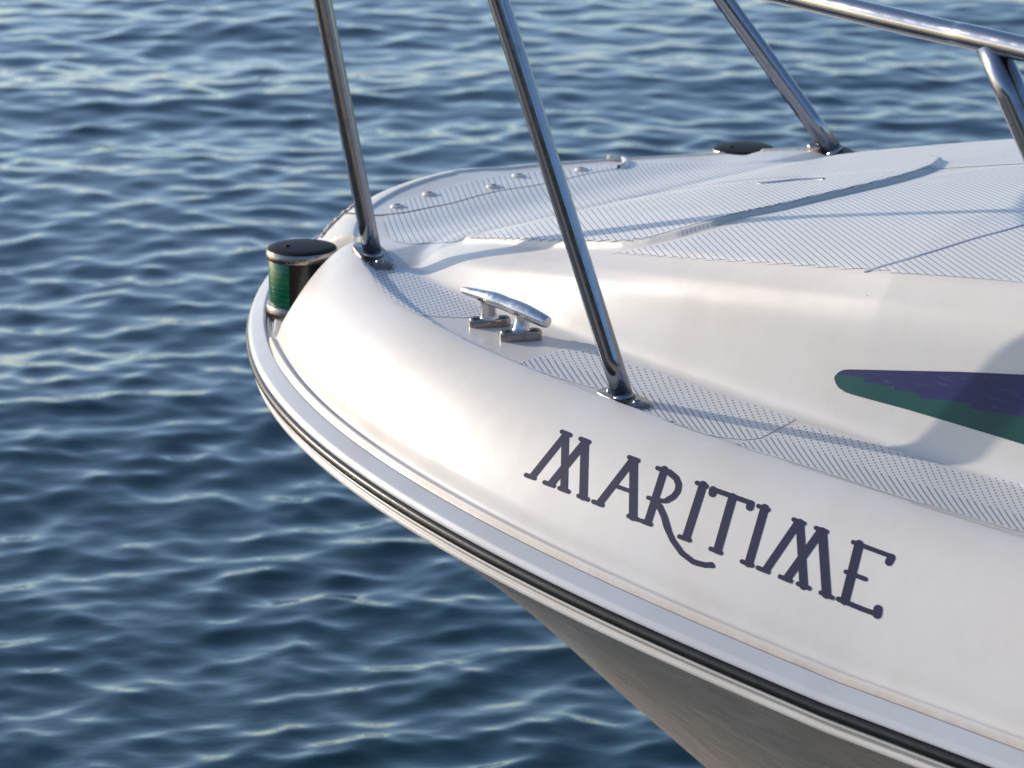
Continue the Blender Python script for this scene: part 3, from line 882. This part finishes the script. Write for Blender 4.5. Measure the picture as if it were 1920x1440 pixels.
for i in range(NW):
    lam = math.exp(rs.uniform(math.log(.042), math.log(.34))) if i < 165 else rs.uniform(.55, 2.4)
    th = math.radians((-60 if i % 2 else -118)+rs.normal(0, 34))
    kx, ky = math.cos(th)*2*math.pi/lam, math.sin(th)*2*math.pi/lam
    slope = .0128*(1.0 if lam > .07 else (lam/.07)**.8)*(1 if lam < .5 else 1.0)*rs.uniform(.5, 1.5)
    amp = slope*lam/(2*math.pi)
    att = np.clip((lam/spc-2.5)/3, 0, 1)
    ph = kx*Xw+ky*Yw+rs.uniform(0, 6.283)
    s_ = np.sin(ph)*amp*att; c_ = np.cos(ph)*amp*att
    Hh += s_; kk = math.hypot(kx, ky)
    DX += c_*kx/kk*1.6; DY += c_*ky/kk*1.6
WV = np.stack([Xw+DX, Yw+DY, Hh], -1).reshape(-1, 3)
ix = np.arange(Xw.size).reshape(Xw.shape)
WQ = np.stack([ix[:-1, :-1], ix[1:, :-1], ix[1:, 1:], ix[:-1, 1:]], -1).reshape(-1, 4)
M_water, tw, bw = mat('sea_water', (.001, .024, .030), .03, IOR=1.333, **{'Specular IOR Level': .85})
pw = geo_pos(tw)
mpw = N(tw, 'ShaderNodeMapping'); mpw.inputs['Scale'].default_value = (1, 1.7, 1); tw.links.new(pw, mpw.inputs[0])
nw1 = noise(tw, 9, 3, .5, mpw.outputs[0]); nw2 = noise(tw, 2.2, 4, .55, mpw.outputs[0])
nw3 = noise(tw, 5.5, 6, .6, mpw.outputs[0])
atw = N(tw, 'ShaderNodeAttribute', attribute_name='coarse')
hh_ = math_(tw, 'ADD', math_(tw, 'MULTIPLY', nw1.outputs[0], .0024), math_(tw, 'MULTIPLY', math_(tw, 'MULTIPLY', nw3.outputs[0], atw.outputs['Fac']), .05))
bump(tw, bw, hh_, 1.0, 1.0)
water = fast_obj('water', WV, WQ, M_water, None)
water['kind'] = 'structure'
aw = water.data.attributes.new('coarse', 'FLOAT', 'POINT'); aw.data.foreach_set('value', np.clip((spc.ravel()-.035)/.06, 0, 1).astype(np.float32))

# far shore behind the photographer (seen only in the reflections)
rh = np.random.RandomState(3)
hx = np.linspace(-260, 260, 90); hy = np.linspace(-60, -190, 24)
HX, HY = np.meshgrid(hx, hy, indexing='ij')
t_ = (-(HY)-60)/130
HZ = -1+26*np.sin(np.clip(t_*1.6, 0, 1)*math.pi/2)**.6*(1+.25*np.sin(HX/37.+1)+.15*np.sin(HX/13.))*(t_ > .001)+rh.normal(0, .8, HX.shape)*(t_ > .001)
ix = np.arange(HX.size).reshape(HX.shape)
M_hill, th_, bh = mat('wooded_slope', (.035, .045, .03), .9)
nh = noise(th_, .15, 6, .6, geo_pos(th_))
th_.links.new(ramp(th_, nh.outputs[0], [(.35, (.02, .03, .018)), (.6, (.05, .055, .035)), (.75, (.10, .09, .07))]).outputs[0], bh.inputs['Base Color'])
hills = fast_obj('hills', np.stack([HX, HY, HZ], -1).reshape(-1, 3), np.stack([ix[:-1, :-1], ix[1:, :-1], ix[1:, 1:], ix[:-1, 1:]], -1).reshape(-1, 4), M_hill, None)
hills['kind'] = 'structure'

# unseen concrete quayside, added to bounce warm sunlight up onto the hull
mbq = MB()
qx = np.linspace(-40, 40, 60)
vq = []; fq = []
for i, x in enumerate(qx):
    for (y, z) in ((.25, -1.0), (.25, .27), (.20, .34), (-14, .36), (-14.0, -1.0)): vq.append((x, y, z))
    if i:
        for j in range(4): fq.append(((i-1)*5+j, i*5+j, i*5+j+1, (i-1)*5+j+1))
M_bounce_quay, tq, bq = mat('bounce_concrete', (.50, .42, .33), .85)
nq = noise(tq, 1.7, 7, .65, geo_pos(tq))
tq.links.new(ramp(tq, nq.outputs[0], [(.3, (.44, .35, .26)), (.6, (.58, .47, .36)), (.8, (.62, .52, .42))]).outputs[0], bq.inputs['Base Color'])
bounce_quay = obj('bounce_quay', vq, fq, M_bounce_quay, None, smooth=False); bounce_quay['kind'] = 'structure'
